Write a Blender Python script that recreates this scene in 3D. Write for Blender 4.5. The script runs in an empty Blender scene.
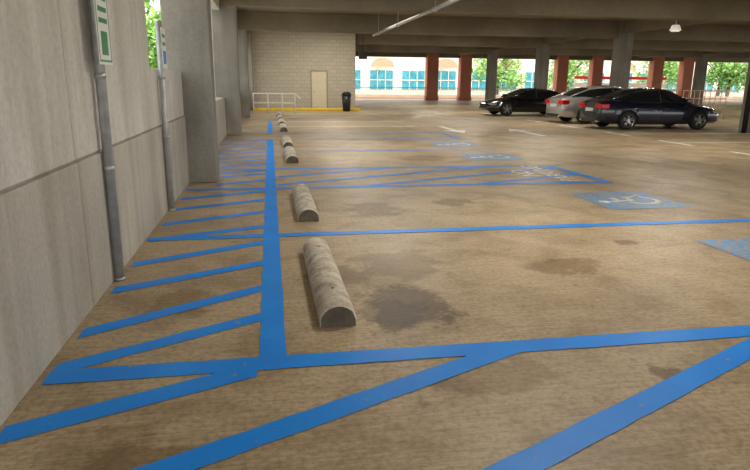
import bpy, bmesh, math, random
from mathutils import Vector, Matrix
random.seed(7)
scn=bpy.context.scene
scn.view_settings.view_transform='Standard'
scn.view_settings.look='None'

# ------------------------------------------------------------ materials
def new_mat(name):
    m=bpy.data.materials.new(name); m.use_nodes=True
    nt=m.node_tree; b=nt.nodes['Principled BSDF']
    return m,nt,b
def N(nt,t,**kw):
    n=nt.nodes.new(t)
    for k,v in kw.items(): setattr(n,k,v)
    return n
def flat(name,col,rough=0.6,metal=0.0,var=0.12,scale=8,coat=0,emis=0,spec=None):
    m,nt,b=new_mat(name)
    geo=N(nt,'ShaderNodeNewGeometry')
    no=N(nt,'ShaderNodeTexNoise'); no.inputs['Scale'].default_value=scale; no.inputs['Detail'].default_value=4
    nt.links.new(geo.outputs['Position'],no.inputs['Vector'])
    r=N(nt,'ShaderNodeValToRGB')
    r.color_ramp.elements[0].position=.3;r.color_ramp.elements[1].position=.7
    r.color_ramp.elements[0].color=[c*(1-var) for c in col]+[1]
    r.color_ramp.elements[1].color=[min(1,c*(1+var)) for c in col]+[1]
    nt.links.new(no.outputs['Fac'],r.inputs['Fac']); nt.links.new(r.outputs['Color'],b.inputs['Base Color'])
    b.inputs['Roughness'].default_value=rough; b.inputs['Metallic'].default_value=metal
    if coat: b.inputs['Coat Weight'].default_value=coat
    if spec is not None: b.inputs['Specular IOR Level'].default_value=spec
    if emis:
        b.inputs['Emission Color'].default_value=list(col)+[1]; b.inputs['Emission Strength'].default_value=emis
    return m
def concrete(name,c1,c2,rough=0.8,big=0.5,fine=30,streak=True,bump=0.15,dirt=False):
    m,nt,b=new_mat(name); L=nt.links.new
    geo=N(nt,'ShaderNodeNewGeometry')
    n1=N(nt,'ShaderNodeTexNoise'); n1.inputs['Scale'].default_value=big; n1.inputs['Detail'].default_value=8; n1.inputs['Roughness'].default_value=.6
    L(geo.outputs['Position'],n1.inputs['Vector'])
    r=N(nt,'ShaderNodeValToRGB'); e=r.color_ramp.elements
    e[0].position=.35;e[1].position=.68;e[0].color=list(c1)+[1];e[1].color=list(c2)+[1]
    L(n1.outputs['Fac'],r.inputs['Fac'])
    col=r.outputs['Color']
    if streak:
        mp=N(nt,'ShaderNodeMapping'); mp.inputs['Scale'].default_value=(5,5,.35)
        L(geo.outputs['Position'],mp.inputs['Vector'])
        n2=N(nt,'ShaderNodeTexNoise'); n2.inputs['Scale'].default_value=1.0; n2.inputs['Detail'].default_value=5
        L(mp.outputs['Vector'],n2.inputs['Vector'])
        r2=N(nt,'ShaderNodeValToRGB'); r2.color_ramp.elements[0].position=.3; r2.color_ramp.elements[1].position=.6
        r2.color_ramp.elements[0].color=(.72,.70,.65,1); r2.color_ramp.elements[1].color=(1,1,1,1)
        L(n2.outputs['Fac'],r2.inputs['Fac'])
        mx=N(nt,'ShaderNodeMixRGB',blend_type='MULTIPLY'); mx.inputs['Fac'].default_value=.8
        L(col,mx.inputs[1]); L(r2.outputs['Color'],mx.inputs[2]); col=mx.outputs['Color']
    if dirt:
        n4=N(nt,'ShaderNodeTexNoise'); n4.inputs['Scale'].default_value=9; n4.inputs['Detail'].default_value=6; n4.inputs['Roughness'].default_value=.7
        L(geo.outputs['Position'],n4.inputs['Vector'])
        r4=N(nt,'ShaderNodeValToRGB'); r4.color_ramp.elements[0].position=.38; r4.color_ramp.elements[1].position=.55
        r4.color_ramp.elements[0].color=(.5,.44,.36,1); r4.color_ramp.elements[1].color=(1,1,1,1)
        L(n4.outputs['Fac'],r4.inputs['Fac'])
        mx=N(nt,'ShaderNodeMixRGB',blend_type='MULTIPLY'); mx.inputs['Fac'].default_value=.8
        L(col,mx.inputs[1]); L(r4.outputs['Color'],mx.inputs[2]); col=mx.outputs['Color']
    n3=N(nt,'ShaderNodeTexNoise'); n3.inputs['Scale'].default_value=fine; n3.inputs['Detail'].default_value=6
    L(geo.outputs['Position'],n3.inputs['Vector'])
    r3=N(nt,'ShaderNodeValToRGB'); r3.color_ramp.elements[0].position=.35; r3.color_ramp.elements[1].position=.6
    r3.color_ramp.elements[0].color=(.82,.82,.82,1); r3.color_ramp.elements[1].color=(1,1,1,1)
    L(n3.outputs['Fac'],r3.inputs['Fac'])
    mx=N(nt,'ShaderNodeMixRGB',blend_type='MULTIPLY'); mx.inputs['Fac'].default_value=.7
    L(col,mx.inputs[1]); L(r3.outputs['Color'],mx.inputs[2])
    L(mx.outputs['Color'],b.inputs['Base Color'])
    bp=N(nt,'ShaderNodeBump'); bp.inputs['Strength'].default_value=bump; bp.inputs['Distance'].default_value=.01
    L(n3.outputs['Fac'],bp.inputs['Height']); L(bp.outputs['Normal'],b.inputs['Normal'])
    b.inputs['Roughness'].default_value=rough
    return m

def floor_mat():
    m,nt,b=new_mat('garage_floor_concrete'); L=nt.links.new
    geo=N(nt,'ShaderNodeNewGeometry')
    def noise(sc,det=6,ro=.55,scale3=(1,1,1),dist=0):
        mp=N(nt,'ShaderNodeMapping'); mp.inputs['Scale'].default_value=scale3
        L(geo.outputs['Position'],mp.inputs['Vector'])
        n=N(nt,'ShaderNodeTexNoise'); n.inputs['Scale'].default_value=sc; n.inputs['Detail'].default_value=det; n.inputs['Roughness'].default_value=ro
        n.inputs['Distortion'].default_value=dist
        L(mp.outputs['Vector'],n.inputs['Vector']); return n.outputs['Fac']
    def ramp(fac,p0,c0,p1,c1):
        r=N(nt,'ShaderNodeValToRGB');e=r.color_ramp.elements
        e[0].position=p0;e[1].position=p1;e[0].color=list(c0)+[1];e[1].color=list(c1)+[1]
        L(fac,r.inputs['Fac']); return r.outputs['Color']
    def mul(a,c,f=1):
        mx=N(nt,'ShaderNodeMixRGB',blend_type='MULTIPLY'); mx.inputs['Fac'].default_value=f
        L(a,mx.inputs[1]); L(c,mx.inputs[2]); return mx.outputs['Color']
    base=ramp(noise(.45,8,.65),.3,(.42,.315,.195),.7,(.70,.56,.375))
    c=mul(base,ramp(noise(1.6,6,.6,dist=.6),.36,(.66,.61,.54),.56,(1,1,1)),.8)
    c=mul(c,ramp(noise(1,3,.6,(3,55,1)),.35,(.72,.71,.69),.6,(1,1,1)),.85)
    c=mul(c,ramp(noise(28,5,.7),.38,(.64,.61,.56),.55,(1,1,1)),.8)
    c=mul(c,ramp(noise(9,3,.5),.25,(.45,.40,.34),.36,(1,1,1)),.6)
    for (cx,cy,rx,ry,colr,sc) in [(.93,4.12,.48,.62,(.40,.35,.30),3.5),(.80,4.0,.3,.35,(.6,.56,.5),6),(.55,4.9,.35,.4,(.62,.57,.5),5),(1.1,5.2,.5,.6,(.68,.62,.55),4),
                               (1.3,7.6,.5,.6,(.58,.53,.46),3),(2.6,4.9,.5,.3,(.64,.58,.5),4),(1.2,3.0,.5,.3,(.74,.7,.64),4),(2.2,2.8,.12,.2,(.45,.4,.35),6),
                               (3.2,12.8,.8,.6,(.66,.6,.54),3),(8,10,1.6,2.5,(.76,.71,.64),1.2),(-.6,2.2,.4,.6,(.66,.6,.52),3),(3.6,5.6,.16,.16,(.5,.44,.38),6),(2.4,7.9,.4,.3,(.62,.56,.5),4),(-.7,4.4,.3,.4,(.7,.64,.56),4)]:
        sub=N(nt,'ShaderNodeVectorMath',operation='SUBTRACT'); sub.inputs[1].default_value=(cx,cy,0)
        L(geo.outputs['Position'],sub.inputs[0])
        div=N(nt,'ShaderNodeVectorMath',operation='DIVIDE'); div.inputs[1].default_value=(rx,ry,1)
        L(sub.outputs[0],div.inputs[0])
        ln=N(nt,'ShaderNodeVectorMath',operation='LENGTH'); L(div.outputs[0],ln.inputs[0])
        ad=N(nt,'ShaderNodeMath',operation='MULTIPLY_ADD'); L(noise(sc,5,.6),ad.inputs[0]); ad.inputs[1].default_value=1.8; L(ln.outputs['Value'],ad.inputs[2])
        mr=N(nt,'ShaderNodeMapRange'); mr.inputs['From Min'].default_value=1.5; mr.inputs['From Max'].default_value=1.72
        L(ad.outputs[0],mr.inputs['Value'])
        mx=N(nt,'ShaderNodeMixRGB'); L(mr.outputs[0],mx.inputs[0]); mx.inputs[1].default_value=list(colr)+[1]; mx.inputs[2].default_value=(1,1,1,1)
        c=mul(c,mx.outputs['Color'],1)
    L(c,b.inputs['Base Color'])
    b.inputs['Specular IOR Level'].default_value=.42
    rr=N(nt,'ShaderNodeMapRange'); rr.inputs['To Min'].default_value=.33; rr.inputs['To Max'].default_value=.56
    L(noise(1.2,5),rr.inputs['Value']); L(rr.outputs[0],b.inputs['Roughness'])
    bp=N(nt,'ShaderNodeBump'); bp.inputs['Strength'].default_value=.3; bp.inputs['Distance'].default_value=.004
    L(noise(1,4,.7,(6,60,1)),bp.inputs['Height']); L(bp.outputs['Normal'],b.inputs['Normal'])
    return m
def paint(name,col,under=(.44,.35,.24),wear=.0,rough=.42,var=.12,spec=.3):
    m,nt,b=new_mat(name); L=nt.links.new
    geo=N(nt,'ShaderNodeNewGeometry')
    n=N(nt,'ShaderNodeTexNoise'); n.inputs['Scale'].default_value=14; n.inputs['Detail'].default_value=8; n.inputs['Roughness'].default_value=.7
    L(geo.outputs['Position'],n.inputs['Vector'])
    mr=N(nt,'ShaderNodeMapRange'); mr.inputs['From Min'].default_value=.30+wear*.3; mr.inputs['From Max'].default_value=.38+wear*.35
    L(n.outputs['Fac'],mr.inputs['Value'])
    n2=N(nt,'ShaderNodeTexNoise'); n2.inputs['Scale'].default_value=2.5; n2.inputs['Detail'].default_value=5
    L(geo.outputs['Position'],n2.inputs['Vector'])
    r=N(nt,'ShaderNodeValToRGB'); e=r.color_ramp.elements; e[0].position=.35;e[1].position=.65
    e[0].color=[c*(1-var) for c in col]+[1]; e[1].color=[min(1,c*(1+var)) for c in col]+[1]
    L(n2.outputs['Fac'],r.inputs['Fac'])
    mx=N(nt,'ShaderNodeMixRGB'); L(mr.outputs[0],mx.inputs[0]); mx.inputs[1].default_value=list(under)+[1]; L(r.outputs['Color'],mx.inputs[2])
    L(mx.outputs['Color'],b.inputs['Base Color']); b.inputs['Roughness'].default_value=rough
    b.inputs['Specular IOR Level'].default_value=spec
    n3=N(nt,'ShaderNodeTexNoise'); n3.inputs['Scale'].default_value=60
    L(geo.outputs['Position'],n3.inputs['Vector'])
    bp=N(nt,'ShaderNodeBump'); bp.inputs['Strength'].default_value=.2; bp.inputs['Distance'].default_value=.004
    L(n3.outputs['Fac'],bp.inputs['Height']); L(bp.outputs['Normal'],b.inputs['Normal'])
    return m
def brick_mat(name,c1,c2,mortar,scale=1.0,w=.4,h=.2,ms=.012):
    m,nt,b=new_mat(name); L=nt.links.new
    geo=N(nt,'ShaderNodeNewGeometry'); sp=N(nt,'ShaderNodeSeparateXYZ'); L(geo.outputs['Position'],sp.inputs[0])
    ad=N(nt,'ShaderNodeMath',operation='ADD'); L(sp.outputs['X'],ad.inputs[0]); L(sp.outputs['Y'],ad.inputs[1])
    cb=N(nt,'ShaderNodeCombineXYZ'); L(ad.outputs[0],cb.inputs[0]); L(sp.outputs['Z'],cb.inputs[1])
    br=N(nt,'ShaderNodeTexBrick'); L(cb.outputs[0],br.inputs['Vector'])
    br.inputs['Color1'].default_value=list(c1)+[1]; br.inputs['Color2'].default_value=list(c2)+[1]; br.inputs['Mortar'].default_value=list(mortar)+[1]
    br.inputs['Scale'].default_value=scale; br.inputs['Brick Width'].default_value=w; br.inputs['Row Height'].default_value=h; br.inputs['Mortar Size'].default_value=ms
    L(br.outputs['Color'],b.inputs['Base Color']); b.inputs['Roughness'].default_value=.8
    return m

M={}
M['floor']=floor_mat()
M['wall']=concrete('cast_concrete_wall',(.56,.54,.49),(.74,.715,.66))
M['wall_low']=concrete('cast_concrete_lower',(.40,.375,.325),(.60,.57,.50))
M['joint']=concrete('joint_concrete',(.26,.24,.20),(.36,.34,.29))  # dark concrete of the recessed panel joints
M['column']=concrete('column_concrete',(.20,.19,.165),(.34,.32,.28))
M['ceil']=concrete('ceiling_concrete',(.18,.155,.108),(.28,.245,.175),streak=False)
M['stop']=concrete('wheel_stop_concrete',(.52,.465,.38),(.82,.75,.63),big=3,fine=45,streak=False,bump=.35,dirt=True)
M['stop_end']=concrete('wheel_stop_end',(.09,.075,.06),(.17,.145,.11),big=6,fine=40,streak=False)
M['blue']=paint('blue_line_paint',(.006,.28,1.0),wear=.0,var=.08)
M['blue_worn']=paint('worn_blue_paint',(.10,.32,.64),wear=.42)
M['white_worn']=paint('worn_white_paint',(.76,.75,.72),wear=.32)
M['white']=paint('white_line_paint',(.90,.88,.82),wear=.12)
M['block']=brick_mat('painted_block',(.48,.44,.355),(.53,.485,.395),(.38,.345,.275))
M['brick']=brick_mat('red_brick',(.55,.13,.07),(.65,.19,.11),(.52,.33,.24),w=.22,h=.075)
M['steel']=flat('galvanised_steel',(.45,.46,.47),.4,.5,.15,12)
M['steel_paint']=flat('painted_white_steel',(.8,.8,.78),.4,0,.05)
M['black']=flat('black_plastic',(.012,.012,.014),.45,0,.1)
M['sign']=flat('sign_white',(.78,.80,.76),.35,0,.03)
M['green']=flat('sign_green',(.02,.22,.09),.35,0,.05)
M['signblue']=flat('sign_blue',(.02,.12,.5),.35,0,.05)
M['door']=flat('door_paint',(.70,.62,.46),.5,0,.05)
M['frame']=flat('door_frame_paint',(.36,.31,.23),.5,0,.05)
M['yellow']=flat('yellow_curb_paint',(.85,.56,.02),.55,0,.1)
M['tyre']=flat('tyre_rubber',(.01,.01,.01),.8,0,.1)
M['rim']=flat('alloy_rim',(.55,.55,.57),.3,.9,.05)
M['glass']=flat('tinted_glass',(.008,.010,.012),.06,0,.05,spec=.8)
M['red']=flat('tail_lamp_red',(.6,.01,.01),.15,0,.05)
M['lampw']=flat('head_lamp_clear',(.35,.35,.35),.1,0,.05)
M['navy']=flat('navy_car_paint',(.003,.005,.022),.22,.2,.05,coat=.8)
M['silver']=flat('silver_car_paint',(.42,.42,.42),.28,.5,.05,coat=1)
M['blackpaint']=flat('black_car_paint',(.004,.004,.005),.2,.1,.05,coat=.6)
M['plate']=flat('plate_white',(.7,.7,.68),.4,0,.05)
M['ground']=concrete('street_pavement',(.42,.39,.34),(.52,.49,.43),streak=False)
M['cream']=flat('cream_stucco',(.82,.78,.68),.8,0,.05,1)
M['teal']=flat('teal_window_glass',(.07,.33,.42),.15,0,.3,1.5)
M['awning']=flat('tan_awning',(.52,.36,.23),.8,0,.08)
M['bark']=flat('tree_bark',(.12,.08,.05),.9,0,.3)
M['leaf']=flat('leaf_green',(.22,.42,.08),.6,0,.4,2)
M['fence']=flat('tan_fence',(.60,.36,.24),.6,0,.1)
M['base']=flat('tan_planter_wall',(.70,.50,.38),.7,0,.1,1)
M['redsign']=flat('red_banner',(.75,.02,.02),.5,0,.05)
M['fillglow']=flat('fill_lens',(1.0,.95,.86),.4,0,.01,emis=6)  # glowing lens of the added fill lamps
M['lampdim']=flat('lamp_lens_dim',(1.0,.95,.85),.4,0,.01,emis=.4)

# ------------------------------------------------------------ mesh helpers
def obj(name,bm,mats,smooth=False,parent=None):
    me=bpy.data.meshes.new(name); bm.normal_update(); bm.to_mesh(me); bm.free()
    for m in (mats if isinstance(mats,(list,tuple)) else [mats]): me.materials.append(m)
    if smooth:
        for p in me.polygons: p.use_smooth=True
    o=bpy.data.objects.new(name,me); scn.collection.objects.link(o)
    if parent: o.parent=parent
    return o
def empty(name,loc=(0,0,0)):
    e=bpy.data.objects.new(name,None); e.location=loc; e.empty_display_size=.2; scn.collection.objects.link(e); return e
def box(bm,x0,x1,y0,y1,z0,z1,mi=0,bev=0):
    vs=[bm.verts.new(p) for p in [(x0,y0,z0),(x1,y0,z0),(x1,y1,z0),(x0,y1,z0),(x0,y0,z1),(x1,y0,z1),(x1,y1,z1),(x0,y1,z1)]]
    fs=[bm.faces.new([vs[i] for i in f]) for f in [(3,2,1,0),(4,5,6,7),(0,1,5,4),(1,2,6,5),(2,3,7,6),(3,0,4,7)]]
    for f in fs: f.material_index=mi
    if bev:
        es=list({e for f in fs for e in f.edges})
        r=bmesh.ops.bevel(bm,geom=es,offset=bev,segments=2,affect='EDGES',profile=.5)
        for f in r['faces']: f.material_index=mi
def cyl(bm,p0,p1,r,seg=16,mi=0,r2=None,cap=True):
    p0=Vector(p0);p1=Vector(p1);d=(p1-p0);a=d.normalized()
    t=Vector((0,0,1)) if abs(a.z)<.9 else Vector((1,0,0))
    x=a.cross(t).normalized();y=a.cross(x)
    r2=r if r2 is None else r2
    A=[];B=[]
    for i in range(seg):
        an=2*math.pi*i/seg;v=x*math.cos(an)+y*math.sin(an)
        A.append(bm.verts.new(p0+v*r));B.append(bm.verts.new(p1+v*r2))
    for i in range(seg):
        f=bm.faces.new([A[i],A[(i+1)%seg],B[(i+1)%seg],B[i]]);f.material_index=mi;f.smooth=True
    if cap:
        f=bm.faces.new(A[::-1]);f.material_index=mi; f=bm.faces.new(B);f.material_index=mi
def fixn(bm): bmesh.ops.recalc_face_normals(bm,faces=bm.faces[:])

# ------------------------------------------------------------ structure
Y0,Y1=-9,54.2
bm=bmesh.new(); box(bm,-1.6,52,Y0,Y1,-.3,0); obj('floor',bm,M['floor'])
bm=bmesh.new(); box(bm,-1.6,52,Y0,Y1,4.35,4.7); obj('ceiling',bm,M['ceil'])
bm=bmesh.new(); box(bm,-140,200,-90,260,-.6,-.32); obj('ground',bm,M['ground'])

# left wall
bm=bmesh.new()
XF=-1.3
ys=[-9,-7.6,-4.6,-1.6,1.4,4.42,7.4,9.95]
for a,b_ in zip(ys[:-1],ys[1:]):
    box(bm,-1.55,XF,a+.005,b_-.005,0,1.045,1,bev=.006)
    if b_<=7.4: box(bm,-1.55,XF-.015,a+.005,b_-.005,1.06,4.35,0,bev=.006)
    else: box(bm,-1.55,XF-.015,a+.005,b_-.005,1.06,1.72,0,bev=.006)
box(bm,-1.56,XF-.022,-9,7.4,0,4.34,2)
box(bm,-1.56,XF-.022,7.4,9.95,0,1.7,2)
box(bm,-1.55,XF-.02,7.4,9.95,3.5,4.35,0)
for (a,b_) in [(10.45,18.7),(19.2,27.4),(27.9,36)]:
    n=3;w=(b_-a)/n
    for i in range(n): box(bm,-1.55,XF,a+i*w+.006,a+(i+1)*w-.006,0,1.1,1,bev=.008)
    box(bm,-1.55,XF-.02,a,b_,3.5,4.35,0)
obj('wall_left',bm,[M['wall'],M['wall_low'],M['joint']])
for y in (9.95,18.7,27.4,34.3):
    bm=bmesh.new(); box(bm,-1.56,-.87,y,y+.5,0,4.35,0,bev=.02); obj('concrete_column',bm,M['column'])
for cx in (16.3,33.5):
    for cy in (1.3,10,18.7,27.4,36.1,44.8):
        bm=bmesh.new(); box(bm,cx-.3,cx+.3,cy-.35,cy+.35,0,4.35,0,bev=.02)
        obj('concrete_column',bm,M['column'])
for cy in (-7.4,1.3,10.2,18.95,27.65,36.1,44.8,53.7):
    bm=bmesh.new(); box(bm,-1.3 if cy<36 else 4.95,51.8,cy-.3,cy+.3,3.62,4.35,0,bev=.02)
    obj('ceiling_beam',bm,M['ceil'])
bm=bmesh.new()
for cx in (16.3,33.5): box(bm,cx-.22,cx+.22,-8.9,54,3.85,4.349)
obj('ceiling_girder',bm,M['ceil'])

# back wall, block, with door
YB=34.9
for nm,(x0,x1,y0,y1,z0,z1) in (('wall_back',(-1.3,2.24,YB,YB+.25,0,4.35)),('wall_back',(3.21,4.75,YB,YB+.25,0,4.35)),('wall_back',(2.24,3.21,YB,YB+.25,2.16,4.35)),('wall_side',(4.5,4.75,YB+.25,54,0,4.35))):
    bm=bmesh.new(); box(bm,x0,x1,y0,y1,z0,z1); obj(nm,bm,M['block'])
bm=bmesh.new()
box(bm,2.25,2.31,YB-.02,YB+.2,0,2.15,1); box(bm,3.14,3.2,YB-.02,YB+.2,0,2.15,1); box(bm,2.31,3.14,YB-.02,YB+.2,2.09,2.15,1)
box(bm,2.32,3.13,YB+.03,YB+.08,0,2.085,0)
cyl(bm,(2.42,YB+.03,1.0),(2.42,YB-.03,1.0),.03,10,2); box(bm,2.40,2.54,YB-.05,YB-.03,.985,1.015,2)
box(bm,2.55,2.95,YB+.01,YB+.028,1.35,1.75,0)
obj('door_1',bm,[M['door'],M['frame'],M['steel']])
bm=bmesh.new(); box(bm,-.85,4.9,YB-1.0,YB-.75,0,.14,0,bev=.02); obj('yellow_curb',bm,M['yellow'])
e=empty('handrail',(0,31.2,0))
bm=bmesh.new()
for z in (.95,.5): cyl(bm,(-.82,0,z),(1.25,0,z),.03,8)
for x in (-.8,-.1,.6,1.22): cyl(bm,(x,0,0),(x,0,.95),.028,8)
cyl(bm,(1.25,0,.95),(1.5,0,.7),.03,8)
obj('rails',bm,M['steel_paint'],parent=e)
bm=bmesh.new()
cyl(bm,(0,0,.03),(0,0,.85),.20,20,0,r2=.25); cyl(bm,(0,0,.85),(0,0,.92),.27,20,0); cyl(bm,(0,0,.92),(0,0,1.03),.25,20,0,r2=.13); cyl(bm,(0,0,0),(0,0,.03),.19,20,0)
o=obj('trash_can',bm,M['black']); o.location=(4.05,33.3,0)
bm=bmesh.new(); box(bm,4.85,5.3,34.2,34.35,2.75,3.15,0,bev=.01); cyl(bm,(5.07,34.27,3.15),(5.07,34.27,4.349),.02,8,0); box(bm,4.9,5.25,34.19,34.2,2.8,3.1,0); obj('hanging_sign',bm,M['black'])

for i,x in enumerate((5.6,14.0,17.0,26.0,29.4,35.4,38.5,46)):
    bm=bmesh.new(); box(bm,x-.5,x+.5,53.1,53.9,0,4.35,0); box(bm,x-.56,x+.56,53.04,53.96,0,.35,0,bev=.02)
    obj('brick_pillar',bm,M['brick'])
bm=bmesh.new()
for x0,x1 in ((6.1,13.5),(14.5,16.5),(17.5,25.5),(26.5,28.9),(29.9,34.9),(35.9,38.0),(39,45.5)):
    for z in (.15,1.05): box(bm,x0,x1,53.45,53.5,z,z+.05)
    n=int((x1-x0)/.14)
    for i in range(n+1):
        x=x0+(x1-x0)*i/n; box(bm,x-.012,x+.012,53.46,53.49,0.0,1.05)
obj('perimeter_railing',bm,M['steel_paint'])
bm=bmesh.new(); box(bm,51.6,51.9,-9,53,0,1.1); obj('wall_right',bm,M['wall'])

# ------------------------------------------------------------ floor paint
def quad(bm,pts,z=.004,mi=0):
    top=[bm.verts.new((p[0],p[1],z)) for p in pts]
    f=bm.faces.new(top);f.material_index=mi
    bm.normal_update()
    if f.normal.z<0: f.normal_flip()
    return f
def stripe(bm,a,b,w=.15,z=.004,mi=0,vert=False):
    a=Vector(a);b=Vector(b);d=(b-a).normalized();n=Vector((-d.y,d.x))*w/2
    if vert:
        k=w/2/abs(d.x); n=Vector((0,k))
    m=max(2,int((b-a).length/.12)); L_=[];R_=[]
    for i in range(m+1):
        p=a+(b-a)*i/m; L_.append(p-n*(1+random.uniform(-.045,.045))); R_.append(p+n*(1+random.uniform(-.045,.045)))
    lv=[bm.verts.new((p.x,p.y,z)) for p in L_]; rv=[bm.verts.new((p.x,p.y,z)) for p in R_]
    for i in range(m):
        q=[lv[i],lv[i+1],rv[i+1],rv[i]]
        f=bm.faces.new(q); f.material_index=mi
        f.normal_update()
        if f.normal.z<0: f.normal_flip()
bm=bmesh.new()
stripe(bm,(-.03,3.27),(-.03,17.3),.16,.004)
stripe(bm,(-.03,19.3),(-.03,25),.16,.004)
stripe(bm,(-1.26,3.31),(5.65,3.345),.17,.0045)
stripe(bm,(-1.28,6.36),(5.75,6.38),.14,.0045)
stripe(bm,(-1.28,9.31),(5.6,9.31),.14,.0045)
stripe(bm,(-1.28,11.42),(5.45,11.33),.14,.0045)
stripe(bm,(5.52,9.25),(5.40,11.4),.14,.005)
stripe(bm,(.05,14.3),(5.4,14.25),.12,.0045)
stripe(bm,(-1.28,17.25),(5.4,17.2),.14,.0045); stripe(bm,(-.86,19.3),(5.4,19.3),.12,.0045)
stripe(bm,(5.4,17.2),(5.4,19.3),.12,.005)
stripe(bm,(-1.28,2.74),(-.12,3.24),.155,.0042,vert=True)
for a,b_ in ((3.40,4.05),(3.92,4.66),(4.76,5.36),(5.46,6.08),(6.32,6.80),(7.02,7.58),(7.85,8.38),(8.55,9.1),(9.75,10.1),(10.5,10.85),(10.85,11.35),(11.6,12.15),(12.3,12.85),(13,13.55),(13.7,14.25),(14.4,14.95),(15.1,15.65),(15.8,16.35),(16.5,17.05)):
    x0=-.86 if a in (9.75,10.5) else -1.25
    stripe(bm,(x0,a),(-.11,b_),.135,.0042,vert=True)
stripe(bm,(-1.28,1.2),(5.65,1.2),.16,.0045)
stripe(bm,(5.6,1.2),(5.6,3.35),.16,.005)
for k in range(0,4):
    xa=-2.87+1.93*k; m=.49
    a=Vector((xa,1.2)); b_=Vector((xa+2.15/m,3.35)); d=b_-a
    if a.x<-1.26: a=a+d*((-1.26-a.x)/d.x)
    if b_.x>5.55: b_=a+d*((5.55-a.x)/d.x)
    stripe(bm,a,b_,.15,.0042)
for k in range(0,5):
    xa=-3.2+1.95*k+.6; p0=Vector((xa,9.31)); p1=Vector((xa+2.05/.42,11.36)); d=p1-p0
    a=p0.copy(); b_=p1.copy()
    if a.x<.08: a=p0+d*((.08-p0.x)/d.x)
    if b_.x>5.45: b_=p0+d*((5.45-p0.x)/d.x)
    if b_.x-a.x>.3: stripe(bm,a,b_,.13,.0042)
obj('blue_parking_lines',bm,M['blue'])

bm=bmesh.new()
for y in (22.1,24.9,27.7,30.5): stripe(bm,(.1,y),(5.3,y),.14)
for y in (12.6,15.5,18.4,21.9,25,28,31): 
    stripe(bm,(11.2,y),(16.0,y),.12); stripe(bm,(11.1,y-.75),(11.1,y+.75),.16,.0045)
obj('white_parking_lines',bm,M['white'])
def arrow(loc,rot):
    bm=bmesh.new()
    quad(bm,[(-.11,-1.5),(.11,-1.5),(.11,.4),(.42,.3),(0,1.5),(-.42,.3),(-.11,.4)],.004)
    o=obj('direction_arrow',bm,M['white']); o.location=loc; o.rotation_euler=(0,0,rot)
arrow((6.15,20.6,0),math.pi); arrow((8.3,19.3,0),0); 
def isa(cx,cy,s,wheel=True):
    e=empty('accessible_parking_symbol',(cx,cy,0))
    bm=bmesh.new(); h=s/2
    quad(bm,[(-h,-h),(h,-h),(h,h),(-h,h)],.004)
    obj('symbol_field',bm,M['blue_worn'],parent=e)
    bm=bmesh.new()
    def T(u,v): return Vector((-v*s,u*s))
    z=.0055
    quad(bm,[T(-.08+.07*math.cos(a),.34+.07*math.sin(a)) for a in [i*math.pi/7 for i in range(14)]],z)
    for a,b_ in (((-.08,.25),(-.04,-.02)),((-.07,.14),(.12,.14)),((-.05,-.03),(.14,-.03)),((.13,-.02),(.20,-.28)),((.20,-.28),(.29,-.25))):
        stripe(bm,T(*a),T(*b_),.07*s,z)
    pa=None
    for i in range(19):
        an=math.radians(120+i*12.5); p=T(-.03+.21*math.cos(an),-.12+.21*math.sin(an))
        if pa is not None: stripe(bm,pa,p,.06*s,z)
        pa=p
    obj('wheelchair_figure',bm,M['white_worn'],parent=e)
isa(4.95,7.78,1.2); isa(4.95,5.0,1.15); isa(4.75,12.85,1.2); isa(4.75,15.6,1.2)
def text(name,body,size,loc,rot,mat,ext=.0005,parent=None):
    cu=bpy.data.curves.new(name,'FONT'); cu.body=body; cu.size=size; cu.align_x='CENTER'; cu.align_y='CENTER'
    cu.extrude=ext
    o=bpy.data.objects.new(name,cu); scn.collection.objects.link(o)
    dg=bpy.context.evaluated_depsgraph_get()
    me=bpy.data.meshes.new_from_object(o.evaluated_get(dg)); bpy.data.objects.remove(o)
    o=bpy.data.objects.new(name,me); scn.collection.objects.link(o); me.materials.clear(); me.materials.append(mat)
    o.location=loc;o.rotation_euler=rot
    if parent:o.parent=parent
    return o
text('no_parking_stencil','NO\nPARKING',.46,(4.75,10.4,.006),(0,0,math.pi/2),M['white'])

# ------------------------------------------------------------ wheel stops
def wheel_stop(y0,x=.405,L=1.85,rot=0):
    W=.125;H=.155
    prof=[(-W,0),(-W,.05)]+[(W*.98*math.cos(a),.05+(H-.05)*math.sin(a)) for a in [math.pi-math.pi*i/10 for i in range(1,10)]]+[(W,.05),(W,0)]
    bm=bmesh.new(); rings=[]
    sts=[(0,.93),(.025,1)]+[(L*i/10,1) for i in range(1,10)]+[(L-.025,1),(L,.93)]
    for s,k in sts:
        rings.append([bm.verts.new((px*k+random.uniform(-.003,.003),s,pz*k)) for px,pz in prof])
    for A,B in zip(rings[:-1],rings[1:]):
        for i in range(len(prof)-1):
            f=bm.faces.new([A[i],A[i+1],B[i+1],B[i]]); f.smooth=True
        bm.faces.new([A[-1],A[0],B[0],B[-1]])
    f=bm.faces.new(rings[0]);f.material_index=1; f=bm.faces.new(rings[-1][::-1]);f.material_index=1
    for yy in (.35,L-.35):
        cyl(bm,(0,yy,H-.01),(0,yy,H+.002),.012,10,1)
    fixn(bm)
    o=obj('wheel_stop',bm,[M['stop'],M['stop_end']]); o.location=(x,y0,0); o.rotation_euler=(0,0,rot)
for y in (3.8,6.97,12.2,15.0,19.9,22.6,25.4,28.2): wheel_stop(y,rot=random.uniform(-.01,.01))

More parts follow.
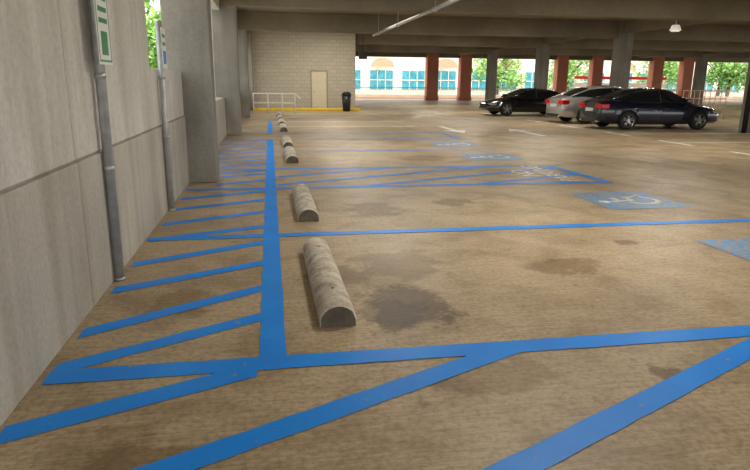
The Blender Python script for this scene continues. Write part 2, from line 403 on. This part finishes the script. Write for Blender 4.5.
def sign_post(y,zt,big):
    e=empty('parking_sign_post',(-1.256,y,0))
    bm=bmesh.new(); cyl(bm,(0,0,0),(0,0,zt),.038,20); 
    cyl(bm,(0,0,0),(0,0,.03),.043,16)
    obj('post',bm,M['steel'],parent=e)
    bm=bmesh.new()
    for z in (.9,1.6):
        cyl(bm,(0,0,z),(0,0,z+.04),.043,16)
    obj('wall_clamps',bm,M['steel'],parent=e)
    bm=bmesh.new()
    a=-.13
    if big:
        z0=1.70
        box(bm,.04,.045,a-.02,a+.36,z0,z0+.62,0); box(bm,.045,.0465,a-.005,a+.345,z0+.02,z0+.035,1); box(bm,.045,.0465,a-.005,a+.345,z0+.585,z0+.6,1)
        box(bm,.045,.0465,a-.005,a+.008,z0+.02,z0+.6,1); box(bm,.045,.0465,a+.332,a+.345,z0+.02,z0+.6,1)
        box(bm,.045,.0465,a+.08,a+.26,z0+.07,z0+.24,1)
        for k in range(3): box(bm,.045,.0465,a+.05,a+.29,z0+.30+k*.08,z0+.335+k*.08,1)
    else:
        z0=1.72
        box(bm,.04,.045,a,a+.3,z0,z0+.46,0); box(bm,.045,.0465,a+.05,a+.25,z0+.05,z0+.2,2)
        for k in range(2): box(bm,.045,.0465,a+.04,a+.26,z0+.26+k*.09,z0+.3+k*.09,1)
    obj('sign_panel',bm,[M['sign'],M['green'],M['signblue']],parent=e)
sign_post(5.03,4.34,True); sign_post(7.8,2.25,False)

bm=bmesh.new(); cyl(bm,(4.5,27.3,3.52),(4.5,-6,3.52),.055,14)
for y in (3,8,13,17,22,26): cyl(bm,(4.5,y,3.5),(4.5,y+.08,3.5),.07,14); cyl(bm,(4.5,y+.04,3.55),(4.5,y+.04,4.349),.01,6)
obj('ceiling_pipe',bm,M['steel'])
bm=bmesh.new(); cyl(bm,(15.85,18.6,0),(15.85,18.6,3.615),.08,14); obj('drain_pipe',bm,M['black'])

# ------------------------------------------------------------ added fill lamps, pendant lamp
def lamp(x,y,power,z=4.349,drop=.1):  # fill lamp added under the slab to brighten the interior
    e=empty('added_fill_lamp',(x,y,0))
    bm=bmesh.new(); box(bm,-.6,.6,-.15,.15,z-drop,z,0,bev=.01); box(bm,-.56,.56,-.11,.11,z-drop-.02,z-drop+.01,1)
    obj('fill_housing',bm,[M['steel_paint'],M['fillglow']],parent=e)
    l=bpy.data.lights.new('fill_light','AREA'); l.shape='RECTANGLE'; l.size=1.2;l.size_y=.3;l.energy=power;l.color=(1,.93,.81)
    lo=bpy.data.objects.new('fill_light',l); lo.location=(0,0,z-drop-.04); lo.parent=e; scn.collection.objects.link(lo)
for x,p in ((3.2,135),(10.5,155),(21,110),(29,90)):
    for y in (-3,5.8,14.5,23.2,31.8,40.5):  # front row added to brighten the near floor
        if x==3.2 and y>34: continue
        lamp(x,y,p*(.9 if y<0 else 1))
bm=bmesh.new(); cyl(bm,(0,0,-.02),(0,0,.16),.2,20,0,r2=.12); cyl(bm,(0,0,.16),(0,0,.9),.02,8,1); cyl(bm,(0,0,-.06),(0,0,-.02),.14,20,0)
o=obj('pendant_lamp',bm,[M['lampdim'],M['steel']]); o.location=(14.2,20.6,3.45)

# ------------------------------------------------------------ cars
def make_car(name,loc,rot,paintm,L=4.8,Wd=1.84,H=1.44,wb=2.78,sedan=True):
    e=empty(name,loc); e.rotation_euler=(0,0,rot)
    hw=Wd/2; f=L/2
    st=[(-f,.34,.62,.70),(-f+.06,.30,.93,.82),(-f+.35,.24,1.02,.92),(-f+.9,.2,1.03,.97),(-1.0,.19,1.0,1),(0,.19,.96,1),(.9,.19,.95,1),(f-1.3,.2,.93,.98),(f-.7,.21,.84,.95),(f-.25,.22,.72,.86),(f-.05,.26,.60,.72),(f,.34,.50,.62)]
    sc=H/1.44
    bm=bmesh.new(); rings=[]
    for x,zb,zs,w in st:
        zs*=sc; w*=hw; h=zs-zb
        half=[(0,zb),(w*.86,zb),(w*.97,zb+h*.12),(w,zb+h*.4),(w*.985,zb+h*.66),(w*.95,zb+h*.86),(w*.84,zs-.01),(w*.5,zs+.015),(0,zs+.025)]
        ring=half+[(-a,b) for a,b in half[-2:0:-1]]
        rings.append([bm.verts.new((x,a,b)) for a,b in ring])
    n=len(rings[0])
    for A,B in zip(rings[:-1],rings[1:]):
        for i in range(n): bm.faces.new([A[i],A[(i+1)%n],B[(i+1)%n],B[i]])
    bm.faces.new(rings[0]); bm.faces.new(rings[-1])
    fixn(bm)
    body=obj('body',bm,[paintm,M['black']],smooth=True)
    xf=wb/2+.02; xr=-wb/2+.02
    bm=bmesh.new()
    for x in (xf,xr):
        for s in (-1,1): cyl(bm,(x,s*(hw-.26),.33),(x,s*(hw+.2),.33),.375,28,1)
    fixn(bm)
    cut=obj('cut',bm,[paintm,M['black']])
    md=body.modifiers.new('b','BOOLEAN'); md.object=cut; md.operation='DIFFERENCE'; md.solver='EXACT'
    try: md.material_mode='INDEX'
    except Exception: pass
    dg=bpy.context.evaluated_depsgraph_get(); me=bpy.data.meshes.new_from_object(body.evaluated_get(dg))
    body.modifiers.clear(); body.data=me
    bpy.data.objects.remove(cut)
    try: me.set_sharp_from_angle(angle=math.radians(38))
    except Exception: pass
    body.parent=e
    zt=H; zb=.94*sc
    gs=[(1.12,zb,zb+.01,.84,.80),(.28,zb,zt-.04,.86,.62),(-.1,zb,zt,.87,.64),(-.75,zb,zt-.03,.87,.62),(-1.15,zb+.02,zt-.10,.85,.60),(-1.95,zb+.07,zb+.085,.78,.66)]
    bm=bmesh.new(); rings=[]
    for x,z0,z1,wb_,wt in gs:
        wb_*=hw; wt*=hw; h=z1-z0
        half=[(wb_,z0),(wb_*.6+wt*.4+.01,z0+h*.5),(wt+.03,z1-h*.12),(wt-.08,z1-h*.01),(0,z1+.02*min(1,h*3))]
        ring=half+[(-a,b) for a,b in half[-2::-1]]
        rings.append([bm.verts.new((x,a,b)) for a,b in ring])
    n=len(rings[0])
    for k,(A,B) in enumerate(zip(rings[:-1],rings[1:])):
        for i in range(n-1):
            fc=bm.faces.new([A[i],A[i+1],B[i+1],B[i]])
            side=i in (0,1,n-3,n-2)
            fc.material_index=1 if (side or k in (0,4)) else 0
            fc.smooth=True
    fixn(bm)
    gh=obj('greenhouse',bm,[paintm,M['glass']],parent=e)
    try: gh.data.set_sharp_from_angle(angle=math.radians(30))
    except Exception: pass
    bm=bmesh.new()
    def path(pts,r,mi=0):
        for a,b in zip(pts[:-1],pts[1:]): cyl(bm,a,b,r,8,mi)
    for s in (-1,1):
        path([(1.12,s*.80*hw,zb+.01),(.28,s*(.62*hw+.025),zt-.10),(-.1,s*(.64*hw+.03),zt-.06),(-.75,s*(.62*hw+.03),zt-.09),(-1.15,s*(.60*hw+.03),zt-.15),(-1.95,s*.69*hw,zb+.08)],.032)
        path([(-.12,s*.875*hw,zb),(-.16,s*(.64*hw+.035),zt-.06)],.035,1)
        path([(1.1,s*.85*hw,zb+.005),(-.1,s*.88*hw,zb),(-1.15,s*.86*hw,zb+.03),(-1.9,s*.79*hw,zb+.07)],.010,1)
        box(bm,.72,.9,min(s*(hw-.05),s*(hw+.16)),max(s*(hw-.05),s*(hw+.16)),zb+.02,zb+.15,0,bev=.03)
        for x in (1.0,-.12,-1.08): box(bm,x-.005,x+.005,min(s*hw*.95,s*(hw+.003)),max(s*hw*.95,s*(hw+.003)),.35,zb-.22,1)
        for x in (.05,-.95): box(bm,x-.09,x+.09,min(s*hw*.93,s*(hw+.012)),max(s*hw*.93,s*(hw+.012)),.725,.745,0)
        box(bm,-f+.0,-f+.30,min(s*.42*hw,s*.90*hw),max(s*.42*hw,s*.90*hw),.74*sc,.89*sc,3,bev=.02)
        box(bm,f-.42,f-.08,min(s*.48*hw,s*.88*hw),max(s*.48*hw,s*.88*hw),.56*sc,.68*sc,4,bev=.03)
        cyl(bm,(-f+.12,s*.6*hw,.29),(-f-.03,s*.6*hw,.29),.04,10,2)
    box(bm,-f-.008,-f+.04,-.26,.26,.62*sc,.74*sc,5)
    box(bm,f-.05,f+.012,-.45,.45,.36,.52*sc,1,bev=.01)
    box(bm,-f-.01,-f+.2,-.62*hw,.62*hw,.26,.38,1,bev=.01)
    obj('trim_and_lamps',bm,[paintm,M['black'],M['rim'],M['red'],M['lampw'],M['plate']],parent=e)
    for nx,x in (('front',xf),('rear',xr)):
        for ns,s in (('left',1),('right',-1)):
            bm=bmesh.new(); prof=[(.20,0),(.31,.0),(.325,.02),(.33,.05),(.33,.17),(.325,.2),(.31,.22),(.2,.22)]
            seg=32; R=[]
            for i in range(seg):
                a=2*math.pi*i/seg
                R.append([bm.verts.new((r*math.cos(a),w,r*math.sin(a))) for r,w in prof])
            for i in range(seg):
                A=R[i];B=R[(i+1)%seg]
                for j in range(len(prof)-1):
                    fc=bm.faces.new([A[j],A[j+1],B[j+1],B[j]]); fc.smooth=True
            cyl(bm,(0,.05,0),(0,.14,0),.205,24,1)
            for i in range(24):
                a0=2*math.pi*i/24;a1=2*math.pi*(i+1)/24
                q=[(r*math.cos(a),y,r*math.sin(a)) for r,y,a in ((.235,.0,a0),(.235,.0,a1),(.20,.02,a1),(.20,.02,a0))]
                fc=bm.faces.new([bm.verts.new((p[0],p[1]-.003,p[2])) for p in q]); fc.material_index=2
            for i in range(5):
                a=2*math.pi*i/5+.3; d=Vector((math.cos(a),0,math.sin(a))); t=Vector((-d.z,0,d.x))
                for sg in (-1,1):
                    p0=d*.03+t*.02*sg; p1=d*.21+t*.035*sg
                    cyl(bm,(p0.x,.02,p0.z),(p1.x,.015,p1.z),.016,6,2)
            cyl(bm,(0,.0,0),(0,.06,0),.05,14,2)
            fixn(bm)
            if s>0:
                for v in bm.verts: v.co.y=-v.co.y
                bmesh.ops.reverse_faces(bm,faces=bm.faces[:])
            w=obj('wheel_%s_%s'%(nx,ns),bm,[M['tyre'],M['black'],M['rim']],parent=e)
            w.location=(x,s*(hw-.01),.33)
    return e
make_car('sedan_car',(13.8,20.95,0),0,M['navy'],L=4.8,Wd=1.86,H=1.44)
make_car('sedan_car',(13.8,24.0,0),0,M['silver'],L=4.7,Wd=1.84,H=1.5,wb=2.72)
make_car('coupe_car',(12.7,29.6,0),math.pi,M['blackpaint'],L=4.6,Wd=1.88,H=1.32,wb=2.72)

# ------------------------------------------------------------ outside
def tree(x,y,h,r,n=2200,name='tree'):
    e=empty(name,(x,y,-.32))
    bm=bmesh.new(); cyl(bm,(0,0,0),(.1,0,h*.45),.2,10,0,r2=.13)
    for i in range(6):
        a=i*1.05; cyl(bm,(.1,0,h*.4),(.1+math.cos(a)*r*.6,math.sin(a)*r*.6,h*.7+random.uniform(-.5,.5)),.09,6,0,r2=.03)
    obj('trunk',bm,M['bark'],parent=e)
    bm=bmesh.new()
    cl=[(random.uniform(-.6,.6)*r,random.uniform(-.6,.6)*r,h*.62+random.uniform(-.34,.3)*h,random.uniform(.3,.5)*r) for _ in range(13)]
    for i in range(n):
        c=random.choice(cl); d=Vector((random.gauss(0,1),random.gauss(0,1),random.gauss(0,.8))).normalized()*c[3]*random.uniform(.6,1.05)
        p=Vector(c[:3])+d; s=random.uniform(.12,.28)
        a=Vector((random.uniform(-1,1),random.uniform(-1,1),random.uniform(-1,1))).normalized(); b=a.orthogonal().normalized()
        bm.faces.new([bm.verts.new(p+a*s),bm.verts.new(p+b*s*.5),bm.verts.new(p-a*s),bm.verts.new(p-b*s*.5)])
    obj('foliage',bm,M['leaf'],parent=e)
for (x,y,h,r) in ((-6.5,13,6,2.6),(-6,20,6.5,2.8),(-7,28,6,2.5),(-6.5,38,6,2.6),(-7,7,6,2.6),(24,64,6,3),(33,66,6.5,3.4),(43,64,6.5,3),(52,66,7,3.5),(50,62,6,3),(62,60,7,4)):
    tree(x,y,h,r)
bm=bmesh.new()
box(bm,-8,70,78,88,-.32,11,0)
for i in range(18):
    x=-4+i*4.1
    box(bm,x,x+3.0,77.9,78.05,.6,2.9,1)
    for k in range(4): box(bm,x+k*1.0-.04,x+k*1.0+.04,77.84,77.95,.6,2.9,0)
    box(bm,x,x+3.0,77.84,77.95,1.7,1.8,0)
    if i%2==0:
        vs=[bm.verts.new((x+1.5+1.5*math.cos(a),77.2,3.3+1.1*math.sin(a))) for a in [math.pi*j/12 for j in range(13)]]
        ctr=bm.verts.new((x+1.5,77.9,4.5))
        fc=bm.faces.new(vs); fc.material_index=2
        for a,b in zip(vs[:-1],vs[1:]):
            fc=bm.faces.new([a,b,ctr]); fc.material_index=2
obj('building_across_street',bm,[M['cream'],M['teal'],M['awning']])
bm=bmesh.new(); box(bm,-2,60,60,60.4,-.32,.35,0,bev=.02)
obj('planter_wall',bm,M['base'])
bm=bmesh.new(); box(bm,28.2,37.6,55.0,55.1,1.95,2.22,0); box(bm,28.2,37.6,55.0,55.1,1.25,1.6,1)
for x in (28.3,31.3,34.4,37.5): cyl(bm,(x,55.16,-.32),(x,55.16,2.3),.05,8,1)
obj('red_street_banner',bm,[M['redsign'],M['steel_paint']])
bm=bmesh.new()
for i in range(15):
    cyl(bm,(17.2+i*.28,26.2,0),(17.2+i*.28,26.2,1.3),.02,6)
for z in (.15,.55,.95,1.3): cyl(bm,(17.2,26.2,z),(21.12,26.2,z),.02,6)
obj('tan_lattice_fence',bm,M['fence'])

# ------------------------------------------------------------ light
w=bpy.data.worlds.new('World'); scn.world=w; w.use_nodes=True
nt=w.node_tree; bg=nt.nodes['Background']
sky=nt.nodes.new('ShaderNodeTexSky'); sky.sky_type='HOSEK_WILKIE'; sky.turbidity=5; sky.sun_direction=Vector((.3,-.5,.8)).normalized()
mx=nt.nodes.new('ShaderNodeMixRGB'); mx.inputs[0].default_value=.7; mx.inputs[2].default_value=(1,.985,.95,1)
nt.links.new(sky.outputs[0],mx.inputs[1]); nt.links.new(mx.outputs[0],bg.inputs[0]); bg.inputs[1].default_value=3.3
s=bpy.data.lights.new('sun','SUN'); s.energy=5; s.angle=.02; s.color=(1,.95,.85)
so=bpy.data.objects.new('sun',s); so.rotation_euler=Vector((.35,-.15,1)).to_track_quat('Z','Y').to_euler(); so.location=(0,0,30); scn.collection.objects.link(so)

# ------------------------------------------------------------ camera
pitch=math.atan(154/610);roll=math.radians(0.55);yaw=math.atan(107/628.)
fw=Vector((math.sin(yaw)*math.cos(pitch),math.cos(yaw)*math.cos(pitch),-math.sin(pitch)))
r0=Vector((math.cos(yaw),-math.sin(yaw),0));u0=r0.cross(fw)
r=(r0*math.cos(roll)+u0*math.sin(roll)); u=r.cross(fw)
cd=bpy.data.cameras.new('camera'); cam=bpy.data.objects.new('camera',cd); scn.collection.objects.link(cam)
mw=Matrix(((r.x,u.x,-fw.x,0),(r.y,u.y,-fw.y,0),(r.z,u.z,-fw.z,1.6),(0,0,0,1)))
cam.matrix_world=mw
cd.sensor_width=36; cd.lens=36*610/750; cd.clip_end=500; cd.clip_start=.05
scn.camera=cam
